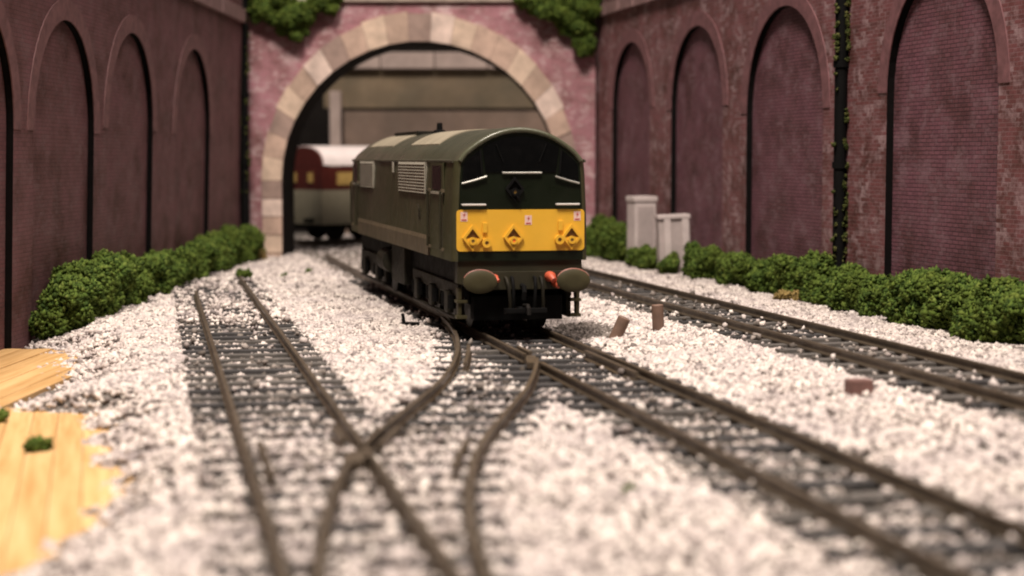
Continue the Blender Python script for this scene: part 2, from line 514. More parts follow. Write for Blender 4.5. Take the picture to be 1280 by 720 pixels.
# right wall, running from the tunnel corner (38.5, 803) towards the viewer
dR = Vector((0.2222, -1)).normalized()
def sR(y): return (803 - y) * 1.0244
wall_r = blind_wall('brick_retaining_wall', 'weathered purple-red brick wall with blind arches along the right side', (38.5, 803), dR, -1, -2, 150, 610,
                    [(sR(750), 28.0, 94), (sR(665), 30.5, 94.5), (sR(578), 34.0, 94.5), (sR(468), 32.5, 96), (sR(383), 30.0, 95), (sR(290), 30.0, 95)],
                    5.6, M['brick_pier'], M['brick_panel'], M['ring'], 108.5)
dL = Vector((-0.02, -1)).normalized()
wall_l = blind_wall('brick_retaining_wall', 'dull purple brick wall with blind arches in shade along the left side', (-122.7, 795), dL, 1, -8, 150, 640,
                    [(795 - 684, 33.0, 87), (795 - 582, 31.5, 86), (795 - 502.5, 31.5, 84), (795 - 422, 31.5, 84), (795 - 341, 31.5, 84), (795 - 260, 31.5, 84)],
                    6.0, M['brick_left'], M['brick_left'], M['ring_left'], 105.0, lean=-0.03, rec=1.9)

# ------------------------------------------------------------------ tunnel portal
PY, PCX, PR, PSPR = 798.0, -41.5, 62.6, 35.0
PX0, PX1, PTOP = -121.6, 37.6, 115.0
portal = thing('tunnel_portal', 'faded pink brick tunnel mouth ringed with pale stone blocks', 'tunnel', (PCX, PY, 0))
pf = MB()
N = 48
depth = 5.0
x0, x1 = PX0 - PCX, PX1 - PCX
arcx = [-PR * math.cos(math.pi * i / N) for i in range(N + 1)]
arcz = [PSPR + PR * math.sin(math.pi * i / N) for i in range(N + 1)]
pf.box(x0, -PR, 0, depth, -3, PTOP)
pf.box(PR, x1, 0, depth, -3, PTOP)
for i in range(N):
    pf.add([(arcx[i], 0, arcz[i]), (arcx[i + 1], 0, arcz[i + 1]), (arcx[i + 1], 0, PTOP), (arcx[i], 0, PTOP)], [(0, 1, 2, 3)])
    pf.add([(arcx[i], depth, arcz[i]), (arcx[i + 1], depth, arcz[i + 1]), (arcx[i + 1], depth, PTOP), (arcx[i], depth, PTOP)], [(0, 1, 2, 3)])
pf.build('brick_face', M['brick_portal'], portal)
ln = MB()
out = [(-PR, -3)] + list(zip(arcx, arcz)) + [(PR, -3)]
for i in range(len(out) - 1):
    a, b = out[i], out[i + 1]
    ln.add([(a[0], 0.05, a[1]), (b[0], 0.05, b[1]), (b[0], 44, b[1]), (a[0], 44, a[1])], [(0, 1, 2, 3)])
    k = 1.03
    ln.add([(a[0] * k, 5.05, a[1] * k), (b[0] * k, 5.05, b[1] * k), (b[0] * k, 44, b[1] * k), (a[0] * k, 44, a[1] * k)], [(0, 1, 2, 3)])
ln.build('lining', M['soot_dark'], portal)
# voussoirs: each stone a piece of its own, the ring widening towards the crown
rs = random.Random(3)
NV = 21
def ring_pt(t, k):
    rx = PR + 0.05 + k * 9.0
    rz = PR + 0.05 + k * (12.8 if True else 0)
    return (-rx * math.cos(t), PSPR + rz * math.sin(t))
bounds = [math.pi * i / NV for i in range(NV + 1)]
order = [0, 1, 2, 0, 4, 3, 2, 1, 0, 4, 2, 3, 0, 1, 1, 0, 4, 3, 1, 2, 0, 4, 1, 2, 3, 1, 0]
for i in range(NV):
    t0, t1 = bounds[i] + 0.0012, bounds[i + 1] - 0.0012
    pr = -rs.uniform(0.9, 1.6)
    kk = 1.0 + rs.uniform(-0.04, 0.06)
    vs_ = []
    for y in (-0.02, pr):
        for (t, k) in ((t0, 0), (t1, 0), (t1, kk), (t0, kk)):
            p = ring_pt(t, k)
            vs_.append((p[0], y, p[1]))
    MB().add(vs_, [(0, 1, 2, 3), (4, 5, 6, 7), (0, 1, 5, 4), (1, 2, 6, 5), (2, 3, 7, 6), (3, 0, 4, 7)]).build('arch_stone', STONES[order[i]], portal)
for side in (-1, 1):
    z = PSPR
    k = 0
    while z > -2:
        h = 8.2
        zz = max(z - h, -3)
        a, b = side * (PR + 0.05), side * (PR + 9.0 + rs.uniform(-0.4, 0.4))
        MB().box(min(a, b), max(a, b), -rs.uniform(0.9, 1.6), -0.02, zz + 0.2, z - 0.2, bev=0.2).build('arch_stone', STONES[(2, 3, 1, 0, 4)[k % 5]], portal)
        z = zz
        k += 1
MB().box(x0, x1, -2.0, depth + 1, PTOP + 0.05, PTOP + 4, bev=0.4).build('cap_board', M['capboard'], portal)

# ------------------------------------------------------------------ what is seen through the arch
bw = thing('stone_wall', 'brown stone wall with pale ledge seen through the tunnel mouth', 'wall', (-40, 1030, 0))
MB().box(-58, 150, 0, 8, -3, 72.5).build('lower_wall', M['back_stone'], bw)
MB().box(-70, 150, 4.5, 10, 74.5, 97).build('upper_panel', M['back_panel'], bw)
sx = -66.0
rs = random.Random(5)
while sx < 150:
    L = rs.uniform(22, 34)
    MB().box(sx + 0.3, sx + L - 0.3, -1.0 - rs.uniform(0, 0.8), 9, 97.1, 106.5, bev=0.6).build('ledge_stone', M['back_ledge'], bw)
    sx += L
MB().box(-66, -59.5, -3, 6, -3, 84, bev=0.5).build('pier', M['back_ledge'], bw)
bw2 = thing('added_dark_board', 'added black board standing in for the dark room behind the brown stone wall inside the tunnel mouth', 'board', (-175, 1075, 0))  # board added to supply the darkness of the room beyond
MB().box(-130, 420, 0, 3, -3, 175).build('panel', M['soot_dark'], bw2)
MB().box(-130, 420, -1, 4, 175.05, 179).build('added_board_edge', M['black'], bw2)

# ------------------------------------------------------------------ railway tracks
RAIL_H = 2.05
def rail_mesh(name, pts, zoff, parent, m=None):
    """pts: list of (x, y) along the rail; I-section with foot, web and head."""
    prof = [(-0.72, 0), (0.72, 0), (0.72, 0.28), (0.2, 0.55), (0.2, 1.35), (0.45, 1.5), (0.45, 1.93), (0.36, RAIL_H), (-0.36, RAIL_H), (-0.45, 1.93), (-0.45, 1.5), (-0.2, 1.35), (-0.2, 0.55), (-0.72, 0.28)]
    n = len(prof)
    b = MB()
    P = [Vector((p[0], p[1])) for p in pts]
    vs_, fs_ = [], []
    for i, p in enumerate(P):
        d = (P[min(i + 1, len(P) - 1)] - P[max(i - 1, 0)]).normalized()
        nrm = Vector((d.y, -d.x))
        z = zoff[i] if isinstance(zoff, (list, np.ndarray)) else zoff
        for (u, w) in prof:
            vs_.append((p.x + nrm.x * u, p.y + nrm.y * u, z + w))
    for i in range(len(P) - 1):
        for k in range(n):
            fs_.append((i * n + k, i * n + (k + 1) % n, (i + 1) * n + (k + 1) % n, (i + 1) * n + k))
    fs_ += [tuple(range(n)), tuple(range((len(P) - 1) * n, len(P) * n))]
    b.add(vs_, fs_)
    return b.build(name, m or M['rail'], parent, smooth=35)
def offset_line(fx, y0, y1, off, step=6.0):
    ysl = np.arange(y0, y1 + 0.1, step)
    xc = fx(ysl)
    sl = (fx(ysl + 0.5) - fx(ysl - 0.5))
    nrm = np.sqrt(1 + sl * sl)
    return [(float(x + off / n_), float(y - off * s / n_)) for x, y, s, n_ in zip(xc, ysl, sl, nrm)]
sleeper_rects = []   # (cx, cy, ax, ay, half_len_left, half_len_right, half_w, mean stones on top)
SLEEP_ME = {}
def sleeper(parent, cx, cy, ang, left, right, zt, m, cover, w=3.1):
    key = (round(left, 1), round(right, 1), m.name)
    if key not in SLEEP_ME:
        SLEEP_ME[key] = MB().box(-left, right, -w / 2, w / 2, -1.6, 0, bev=0.18).mesh('sleeper', m)
    o = link('sleeper', SLEEP_ME[key], parent, (cx, cy, zt), ang)
    sleeper_rects.append((cx, cy, math.cos(ang), math.sin(ang), left, right, w / 2, cover))
    return o
G2 = GAUGE / 2
rs = random.Random(21)

tA = thing('railway_track', 'leftmost railway track with dark sleepers, ending in ballast by the left wall', 'track')
rail_mesh('rail', offset_line(XA, 40, 566, -G2), 0.95, tA)
rail_mesh('rail', offset_line(XA, 40, 632, G2), 0.95, tA)
tM = thing('railway_track', 'middle railway track running under the green locomotive to the lower right', 'track')
rail_mesh('rail', offset_line(XM, 40, 780, G2), 0.95, tM)
rail_mesh('rail', offset_line(XM, 40, 364, -G2), 0.95, tM)
rail_mesh('rail', offset_line(XM, 379, 780, -G2), 0.95, tM)
tR = thing('railway_track', 'right-hand railway track beside the bushes under the right wall', 'track')
zR = 2.75
rail_mesh('rail', offset_line(XR, 200, 790, -G2), zR, tR)
rail_mesh('rail', offset_line(XR, 200, 790, G2), zR, tR)
tC = thing('railway_track', 'curved crossover track linking the middle track to the leftmost track', 'track')
rail_mesh('rail', offset_line(XC, 110, 244, -G2, 4), 0.95, tC)
rail_mesh('rail', offset_line(XC, 254, 470, -G2, 4), 0.95, tC)
rail_mesh('rail', offset_line(XC, 110, 372, G2, 4), 0.95, tC)
# wing and check rails round the two crossings
rail_mesh('check_rail', offset_line(XC, 258, 276, -G2 + 2.3, 3), 0.85, tC)
rail_mesh('check_rail', offset_line(XA, 262, 276, G2 - 2.4, 3), 0.85, tC)
rail_mesh('check_rail', offset_line(XC, 362, 398, -G2 + 2.4, 3), 0.85, tC)
rail_mesh('check_rail', offset_line(XC, 238, 262, G2 - 2.4, 3), 0.85, tC)
rail_mesh('check_rail', offset_line(XM, 384, 398, -G2 + 2.3, 3), 0.85, tM)
rail_mesh('check_rail', offset_line(XM, 345, 385, G2 - 2.4, 3), 0.85, tM)
rail_mesh('check_rail', offset_line(XA, 232, 262, -G2 + 2.4, 3), 0.85, tA)
# crossing noses: the filled vee castings
def plate(parent, cx, cy, pts, zt):
    MB().prism(pts, 2, -1.2, 0).build('crossing_plate', M['rail'], parent, loc=(cx, cy, zt))
plate(tC, float(XC(249)) - G2, 249, [(-1.4, -5), (1.4, -5), (1.6, 0), (1.2, 5), (-1.2, 5), (-1.6, 0)], 2.6)
plate(tC, float(XM(371)) - G2, 371, [(-1.2, -7), (1.6, -7), (1.0, 0), (0.6, 7), (-1.2, 7), (-1.4, 0)], 2.6)

SP = 9.8
aA, aM, aR = math.atan(0.203), math.atan(0.214), math.atan(0.218)
y = 60.0
while y < 640:
    ext = 14.8
    if y < 278:
        ext = max(ext, (float(XC(y)) - float(XA(y))) + 13)
    mm = M['sleeper'] if rs.random() < 0.8 else M['sleeper_pale']
    cov = 0.05 if 295 < y < 455 else (0.78 if y <= 275 else (0.3 if y <= 295 else 0.6))
    sleeper(tA, float(XA(y)), y, aA + rs.uniform(-.01, .01), 15.2, ext, 1.05, mm, cov)
    y += SP + rs.uniform(-.3, .3)
y = 60.0
while y < 640:
    ext = 15.0
    if 338 < y < 470:
        ext = max(ext, (float(XM(y)) - float(XC(y))) + 14)
    mm = M['sleeper'] if rs.random() < 0.7 else M['sleeper_pale']
    cov = 0.07 if 330 < y < 460 else (0.16 if y > 240 else 0.2)
    sleeper(tM, float(XM(y)), y, aM + rs.uniform(-.01, .01), ext, 15.0, 1.05, mm, cov)
    y += SP + rs.uniform(-.3, .3)
y = 282.0
while y < 334:
    sl = float(XC(y + .5) - XC(y - .5))
    sleeper(tC, float(XC(y)), y, math.atan(-sl), 14, 14, 1.05, M['sleeper'], 0.22)
    y += SP
y = 225.0
while y < 700:
    sleeper(tR, float(XR(y)), y, aR + rs.uniform(-.01, .01), 15, 15, 2.8, M['sleeper'] if rs.random() < 0.35 else M['sleeper_pale'], 0.16)
    y += SP + rs.uniform(-.3, .3)

# ------------------------------------------------------------------ ballast: loose granite chips, nobody could count them
def make_ballast():
    ico = np.array([(-1, -1, -1), (1, -1, -1), (1, 1, -1), (-1, 1, -1), (-1, -1, 1), (1, -1, 1), (1, 1, 1), (-1, 1, 1)], float) / 1.5
    fi = np.array([(0, 3, 2), (0, 2, 1), (4, 5, 6), (4, 6, 7), (0, 1, 5), (0, 5, 4), (1, 2, 6), (1, 6, 5), (2, 3, 7), (2, 7, 6), (3, 0, 4), (3, 4, 7)])
    # candidate points: dense near the viewer, a little sparser far away
    P = []
    for (ya, yb, dens) in ((120, 330, 1.15), (330, 540, 1.55), (540, 820, 0.8), (820, 1020, 0.2)):
        w = 0.31 * yb + 25
        xa, xb = -w, w
        n = int((xb - xa) * (yb - ya) * dens)
        P.append(np.stack([rng.uniform(xa, xb, n), rng.uniform(ya, yb, n)], -1))
    P = np.concatenate(P)
    x, y = P[:, 0], P[:, 1]
    keep = (x > -122.7 - 0.02 * (793 - y) + 0.5) & (x < 38.5 + 0.2222 * (803 - y) - 0.5)
    ed = x - edgeB(y)
    keep &= (ed > 0) | ((ed > -9) & (rng.random(len(x)) < np.exp(ed / 2.2) * 0.8))
    P = P[keep]
    x, y = P[:, 0], P[:, 1]
    n = len(x)
    r = rng.lognormal(math.log(0.60), 0.3, n).clip(0.26, 1.2)
    z = ground_z(x, y)
    keep = np.ones(n, bool)
    # keep the rails clear
    for fx, o_, c_, ylim in ((XA, -G2, .979, (0, 560)), (XA, G2, .979, (0, 630)), (XM, -G2, .977, (0, 800)), (XM, G2, .977, (0, 800)), (XR, -G2, .977, (0, 800)), (XR, G2, .977, (0, 800)), (XC, -G2, .99, (110, 470)), (XC, G2, .99, (110, 372))):
        d = np.abs((x - fx(y)) * c_ - o_)
        keep &= ~((d < 0.85 + r * 0.75) & (y > ylim[0]) & (y < ylim[1]))
    # sleepers: only some chips lie on top, the rest sink between
    base = z - 0.25 * r
    for fx, cdir in ((XA, .979), (XM, .977), (XR, .977)):
        inside = np.abs((x - fx(y)) * cdir) < 15.5
        dz = np.where(y < 290, 0.3, -0.3) if fx is XA else np.where(y < 300, 0.0, -0.3)
        base = np.where(inside & ((fx is not XA) | (y < 640)), base + dz, base)
    # the four-foot is dirtier and thinner in places: fewer chips between the rails
    patch = np.sin(x * .21 + 2 * np.sin(y * .05)) * np.sin(y * .083 + 1)
    keep &= ~((np.abs((x - XR(y)) * .977) < 13) & (rng.random(n) < 0.62))
    keep &= ~((np.abs((x - XM(y)) * .977) < 14) & (rng.random(n) < 0.5 + 0.3 * patch))
    keep &= ~((np.abs((x - XA(y)) * .979) < 15) & (y > 290) & (y < 470) & (rng.random(n) < 0.38 + 0.3 * patch))
    keep &= ~((np.abs((x - XC(y)) * .99) < 12) & (y > 270) & (y < 420) & (rng.random(n) < 0.4 + 0.35 * patch))
    grid = {}
    for i in range(n):
        grid.setdefault((int(x[i] // 10), int(y[i] // 10)), []).append(i)
    for (cx, cy, ax, ay, le, ri, hw, cover) in sleeper_rects:
        ext = max(le, ri) + 2
        cand = []
        for gx in range(int((cx - ext) // 10), int((cx + ext) // 10) + 1):
            for gy in range(int((cy - 6) // 10), int((cy + 6) // 10) + 1):
                cand += grid.get((gx, gy), [])
        if not cand:
            continue
        cand = np.array(cand)
        dx, dy = x[cand] - cx, y[cand] - cy
        u, v = dx * ax + dy * ay, -dx * ay + dy * ax
        ins = (u > -le) & (u < ri) & (np.abs(v) < hw + 0.25)
        for i in cand[ins]:
            if rng.random() < cover * (1.0 + 0.6 * math.sin(x[i] * .2 + y[i] * .13)):
                base[i] = z[i] * 0.0 + (1.05 if abs(x[i] - XR(y[i])) > 20 else 2.8) + 0.55 * r[i]
            else:
                keep[i] = False
    x, y, r, base = x[keep], y[keep], r[keep], base[keep]
    n = len(x)
    # random rotation of a roughened icosahedron
    qn = rng.normal(size=(n, 4))
    qn /= np.linalg.norm(qn, axis=1)[:, None]
    a, b_, c, d = qn.T
    Rm = np.stack([1 - 2 * (c * c + d * d), 2 * (b_ * c - a * d), 2 * (b_ * d + a * c), 2 * (b_ * c + a * d), 1 - 2 * (b_ * b_ + d * d), 2 * (c * d - a * b_), 2 * (b_ * d - a * c), 2 * (c * d + a * b_), 1 - 2 * (b_ * b_ + c * c)], -1).reshape(n, 3, 3)
    rad = rng.uniform(0.6, 1.25, (n, 8))
    sc = np.stack([rng.uniform(0.85, 1.5, n), rng.uniform(0.7, 1.15, n), rng.uniform(0.5, 0.95, n)], -1)
    loc = ico[None] * rad[..., None] * sc[:, None, :] * r[:, None, None]
    W = np.einsum('nij,nkj->nki', Rm, loc)
    W[:, :, 0] += x[:, None]
    W[:, :, 1] += y[:, None]
    W[:, :, 2] += base[:, None]
    verts = (W.reshape(-1, 3) * S).astype(np.float32)
    faces = (fi[None] + (np.arange(n) * 8)[:, None, None]).reshape(-1)
    me = bpy.data.meshes.new('ballast')
    me.vertices.add(len(verts))
    me.vertices.foreach_set('co', verts.ravel())
    me.loops.add(len(faces))
    me.loops.foreach_set('vertex_index', faces.astype(np.int32))
    nf = len(faces) // 3
    me.polygons.add(nf)
    me.polygons.foreach_set('loop_start', np.arange(0, nf * 3, 3, dtype=np.int32))
    me.materials.append(M['stone'])
    me.update(calc_edges=True)
    o = stuff(link('ballast', me))
    tag(o, 'pale pinkish-grey granite ballast chips spread between the tracks', 'ballast')
    me.materials.append(M['stone_dirty_shade'])
    grey = ((x - 17.5) / 8.5) ** 2 + ((y - 447) / 19.0) ** 2 + rng.normal(0, 0.18, n) < 1  # grey ellipse paints the locomotive's shadow into partly dirty chips
    grey |= (rng.random(n) < 0.5) & (np.abs(x - XM(y)) < 14)
    grey |= (rng.random(n) < 0.5) & (np.abs(x - XA(y)) < 16) & (y > 290) & (y < 470)
    grey |= (rng.random(n) < 0.3) & (np.abs(x - XA(y)) < 15) & (y <= 290)
    grey |= (rng.random(n) < 0.4) & (np.abs(x - XC(y)) < 10) & (y > 270)  & (y < 420)
    grey |= (rng.random(n) < 0.45) & (np.abs(x - XR(y)) < 15)
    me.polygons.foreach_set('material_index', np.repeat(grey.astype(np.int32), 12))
make_ballast()

# ------------------------------------------------------------------ bare timber deck at the left edge
def deck(label, origin, ang, widths, y0, y1, zt, seed):
    t = thing('timber_deck', label, 'deck', (origin[0], origin[1], zt), ang)
    rs = random.Random(seed)
    x = 0.0
    for w in widths:
        MB().box(x + 0.04, x + w - 0.04, y0 + rs.uniform(-2, 0), y1 + rs.uniform(0, 1.2), -2.5, rs.uniform(-0.12, 0.12), bev=0.2).build('plank', M['wood'], t)
        x += w
    return t
deck('far bare pine boards at the foot of the left wall', (-147, 328, 0), -0.03, [4.1] * 11, 0, 125, -4.1, 1)
deck('near bare pine boards at the lower left edge, bright in the light', (-125.5, 338, 0), 0.235, [4.6] * 17, -260, -4, -3.55, 2)

# ------------------------------------------------------------------ locomotive
LOX, LOY = 2.1, 421.8
th = math.atan(SL_M) + math.radians(0.4)
# local frame: -y is forward (towards the viewer), +x is the viewer's right, z up from rail top
loco = thing('diesel_locomotive', 'dark green model diesel locomotive with yellow warning panel coming out of the tunnel', 'locomotive', (LOX, LOY, 3.0), th)
LEN = 190.0
HW = 16.8
def section(inset, drop, lo=17.5):
    """Body cross-section outline from lower left over the roof to lower right."""
    pts = []
    hw = HW - inset
    side = [(-hw, lo), (-hw, 22.6), (-hw + 0.15, 30), (-hw + 0.5, 38), (-hw + 0.8, 41.4)]
    pts += side
    n = 22
    rw = hw - 0.8
    for i in range(1, n):
        t = math.pi * (1 - i / n)
        c, s_ = math.cos(t), math.sin(t)
        u_ = -1 + 2 * i / n
        pts.append((rw * u_, 41.9 + (7.6 - drop) * (1 - abs(u_) ** 2.1)))
    pts += [(-x_, z_) for x_, z_ in reversed(side)]
    return pts
stations = [(0.0, 1.5, 0.9), (0.35, 0.8, 0.45), (1.1, 0.25, 0.12), (2.4, 0.0, 0.0), (LEN - 2.4, 0, 0), (LEN - 1.1, 0.25, 0.12), (LEN - 0.35, 0.8, 0.45), (LEN, 1.5, 0.9)]
secs = [[(x_, y_, z_) for x_, z_ in section(i_, d_)] for y_, i_, d_ in stations]
ns = len(secs[0])
body = MB()
roofb = MB()
ROOF_I = (4, ns - 5)
for a in range(len(secs) - 1):
    for k in range(ns - 1):
        tgt = roofb if ROOF_I[0] <= k < ROOF_I[1] else body
        tgt.add([secs[a][k], secs[a][k + 1], secs[a + 1][k + 1], secs[a + 1][k]], [(0, 1, 2, 3)])
body.add(secs[-1], [tuple(range(ns))])
body.add([(-HW + .4, 3, 17.4), (HW - .4, 3, 17.4), (HW - .4, LEN - 3, 17.4), (-HW + .4, LEN - 3, 17.4)], [(0, 1, 2, 3)])
def weld(o, d=0.0005):
    bm = bmesh.new()
    bm.from_mesh(o.data)
    bmesh.ops.remove_doubles(bm, verts=bm.verts, dist=d)
    bmesh.ops.recalc_face_normals(bm, faces=bm.faces)
    bm.to_mesh(o.data)
    bm.free()
    o.data.polygons.foreach_set('use_smooth', [True] * len(o.data.polygons))
    o.data.set_sharp_from_angle(angle=math.radians(35))
bo = body.build('body', M['green'], loco)
weld(bo)
ro = roofb.build('roof', M['roof'], loco)
weld(ro)
# rounded brow where the roof turns down over the windscreens
brow = MB()
arc = [(x_, z_) for x_, z_ in section(1.2, 0.75)][4:-4]
brow.tube([(x_, -0.05, z_) for x_, z_ in arc], 0.62, 8)
brow.build('brow', M['brow'], ro, smooth=60)
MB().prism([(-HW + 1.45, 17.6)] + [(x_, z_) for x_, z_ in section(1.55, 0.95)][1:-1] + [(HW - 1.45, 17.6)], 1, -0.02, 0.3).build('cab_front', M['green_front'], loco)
# cantrail strip and lower side skirt
for sgn in (-1, 1):
    MB().prism([(sgn * (HW - 0.75), 41.0), (sgn * (HW - 0.35), 41.1), (sgn * (HW - 0.35), 41.5), (sgn * (HW - 0.75), 41.8)], 1, 1.5, LEN - 1.5).build('cantrail', M['roof'], bo)
    b_ = MB().prism([(sgn * (HW - 0.1), 17.4), (sgn * (HW + 0.45), 17.4), (sgn * (HW + 0.45), 21.4), (sgn * (HW - 0.1), 22.6)], 1, 31, LEN - 22)
    b_.build('side_skirt', M['band'], loco)

FY = -0.35   # plane of the cab front details
def front_poly(name, pts, m, parent, y0, y1):
    return MB().prism(pts, 1, y0, y1).build(name, m, parent)
# three windscreens under the brow
def roof_z(x_): 
    s_ = section(1.55, 0.95)
    for i in range(len(s_) - 1):
        if s_[i][0] <= x_ <= s_[i + 1][0] and s_[i + 1][0] > s_[i][0]:
            t = (x_ - s_[i][0]) / (s_[i + 1][0] - s_[i][0])
            return s_[i][1] + t * (s_[i + 1][1] - s_[i][1])
    return 42
cxs = [-9.4 + 18.8 * i / 16 for i in range(17)]
front_poly('windscreen', [(-8.6, 38.7)] + [(x_, roof_z(x_) - 1.3) for x_ in cxs] + [(8.6, 38.7)], M['glass'], loco, -0.22, 0.1)
for sgn in (-1, 1):
    xs_ = [10.2 + 3.9 * i / 6 for i in range(7)]
    pts = [(sgn * 9.6, 37.9), (sgn * 10.0, roof_z(10.2) - 1.5)] + [(sgn * x_, roof_z(x_) - 1.5) for x_ in xs_] + [(sgn * 14.3, 36.1)]
    front_poly('side_windscreen', pts, M['glass'], loco, -0.2, 0.1)
    MB().tube([(sgn * 14.4, -0.4, 36.0), (sgn * 11.5, -0.5, 36.75), (sgn * 8.4, -0.5, 37.7)], 0.24, 6).build('window_sill', M['chrome'], loco)
    MB().tube([(sgn * 9.5, -0.3, 38.3), (sgn * 9.9, -0.3, roof_z(9.9) - 1.6)], 0.3, 6).build('window_pillar', M['black'], loco)
    # windscreen wiper
    MB().tube([(sgn * 6.2, -0.45, roof_z(6.2) - 1.9), (sgn * 4.4, -0.5, 41.2)], 0.13, 5).build('wiper', M['black'], loco)
    # white-painted handrail
    hr = MB().tube([(sgn * 14.3, -0.15, 31.0), (sgn * 14.3, -0.8, 31.0), (sgn * 8.7, -0.8, 31.0), (sgn * 8.7, -0.15, 31.0)], 0.24, 6)
    hr.build('handrail', M['white'], loco)
MB().tube([(-4.6, -0.45, 38.55), (5.0, -0.45, 38.55)], 0.26, 6).build('window_sill', M['chrome'], loco)
# yellow panel
def round_rect(x0, x1, z0, z1, r, n=4):
    pts = []
    for (cx, cz, a0) in ((x1 - r, z1 - r, 0), (x0 + r, z1 - r, 90), (x0 + r, z0 + r, 180), (x1 - r, z0 + r, 270)):
        for i in range(n + 1):
            a = math.radians(a0 + 90 * i / n)
            pts.append((cx + r * math.cos(a), cz + r * math.sin(a)))
    return pts
front_poly('yellow_panel', round_rect(-15.7, 15.7, 19.9, 29.8, 0.9), M['yellow'], loco, -0.22, 0.05)
def headcode(x_, z_, m, lampm, k=1.0, tail=True):
    """Open diamond headcode disc: raised rim, hinged half, lamp below the centre."""
    hw_, hh_ = 2.45 * k, 3.15 * k
    d = MB()
    o_ = [(0, hh_), (hw_, 0), (0, -hh_), (-hw_, 0)]
    iw, ih = hw_ - 0.75 * k, hh_ - 0.95 * k
    i_ = [(0, ih), (iw, 0), (0, -ih), (-iw, 0)]
    for a in range(4):
        b = (a + 1) % 4
        q_ = [o_[a], o_[b], i_[b], i_[a]]
        d.prism([(x_ + p[0], z_ + p[1]) for p in q_], 1, -0.95, -0.2)
    hd = d.build('headcode_disc', m, loco)
    MB().prism([(x_ - iw, z_ - 0.1), (x_ + iw, z_ - 0.1), (x_, z_ - ih)], 1, -0.7, -0.24).build('hinged_half', m, hd)
    MB().prism([(x_ - iw, z_ + 0.1), (x_ + iw, z_ + 0.1), (x_, z_ + ih)], 1, -0.34, -0.24).build('dark_half', M['headback'] if m is M['yellow'] else M['black'], hd)
    MB().disc((x_, -1.0, z_ - 0.75 * k), 1, 0.95 * k, 0.7, 16, hole=0.42 * k).build('lamp_ring', m, hd)
    MB().disc((x_, -0.95, z_ - 0.75 * k), 1, 0.43 * k, 0.5, 12).build('lamp_lens', lampm, hd)
    return hd
M['headback'] = simple('headcode_inside', (0.15, 0.075, 0.02), 0.6)
M['lens'] = simple('lamp_lens_dull', (0.20, 0.12, 0.03), 0.3)
M['lens_red'] = simple('lamp_lens_orange', (0.75, 0.16, 0.03), 0.3)
headcode(-11.9, 23.1, M['yellow'], M['lens'])
headcode(-1.9, 23.2, M['yellow'], M['lens_red'])
headcode(12.4, 23.2, M['yellow'], M['lens'])
hd = headcode(-1.6, 34.7, M['black'], M['lens'], 0.95)
MB().tube([(-1.6, -0.9, 34.0), (-0.9, -1.1, 32.6), (-0.5, -0.9, 31.6)], 0.3, 6).build('cable', M['black'], hd)
for x_, z_ in ((-8.5, 21.9), (9.4, 22.5)):
    tl = MB().disc((x_, -0.7, z_), 1, 1.15, 1.0, 16, hole=0.5).build('tail_lamp', M['yellow'], loco)
    MB().disc((x_, -0.6, z_), 1, 0.52, 0.6, 12).build('lens', M['lens'], tl)
for x_, z_ in ((-8.9, 25.6), (9.7, 26.0)):
    MB().box(x_ - 0.55, x_ + 0.55, -0.75, -0.2, z_ - 1.3, z_ + 1.1, bev=0.12).build('lamp_bracket', M['yellow'], loco)
for x_, z_ in ((-13.9, 28.2), (1.8, 27.3), (13.9, 28.2)):
    wl = MB().box(x_ - 0.85, x_ + 0.85, -0.27, -0.21, z_ - 1.15, z_ + 1.1).build('warning_label', M['label'], loco)
    MB().prism([(x_ + 0.25, z_ + 0.95), (x_ - 0.3, z_ + 0.3), (x_ + 0.05, z_ + 0.3), (x_ - 0.15, z_ - 0.35), (x_ + 0.4, z_ + 0.45), (x_ + 0.05, z_ + 0.45)], 1, -0.31, -0.272).build('lightning_flash', M['red'], wl)
    MB().box(x_ - 0.6, x_ + 0.6, -0.305, -0.272, z_ - 0.95, z_ - 0.65).build('text_line', M['red'], wl)

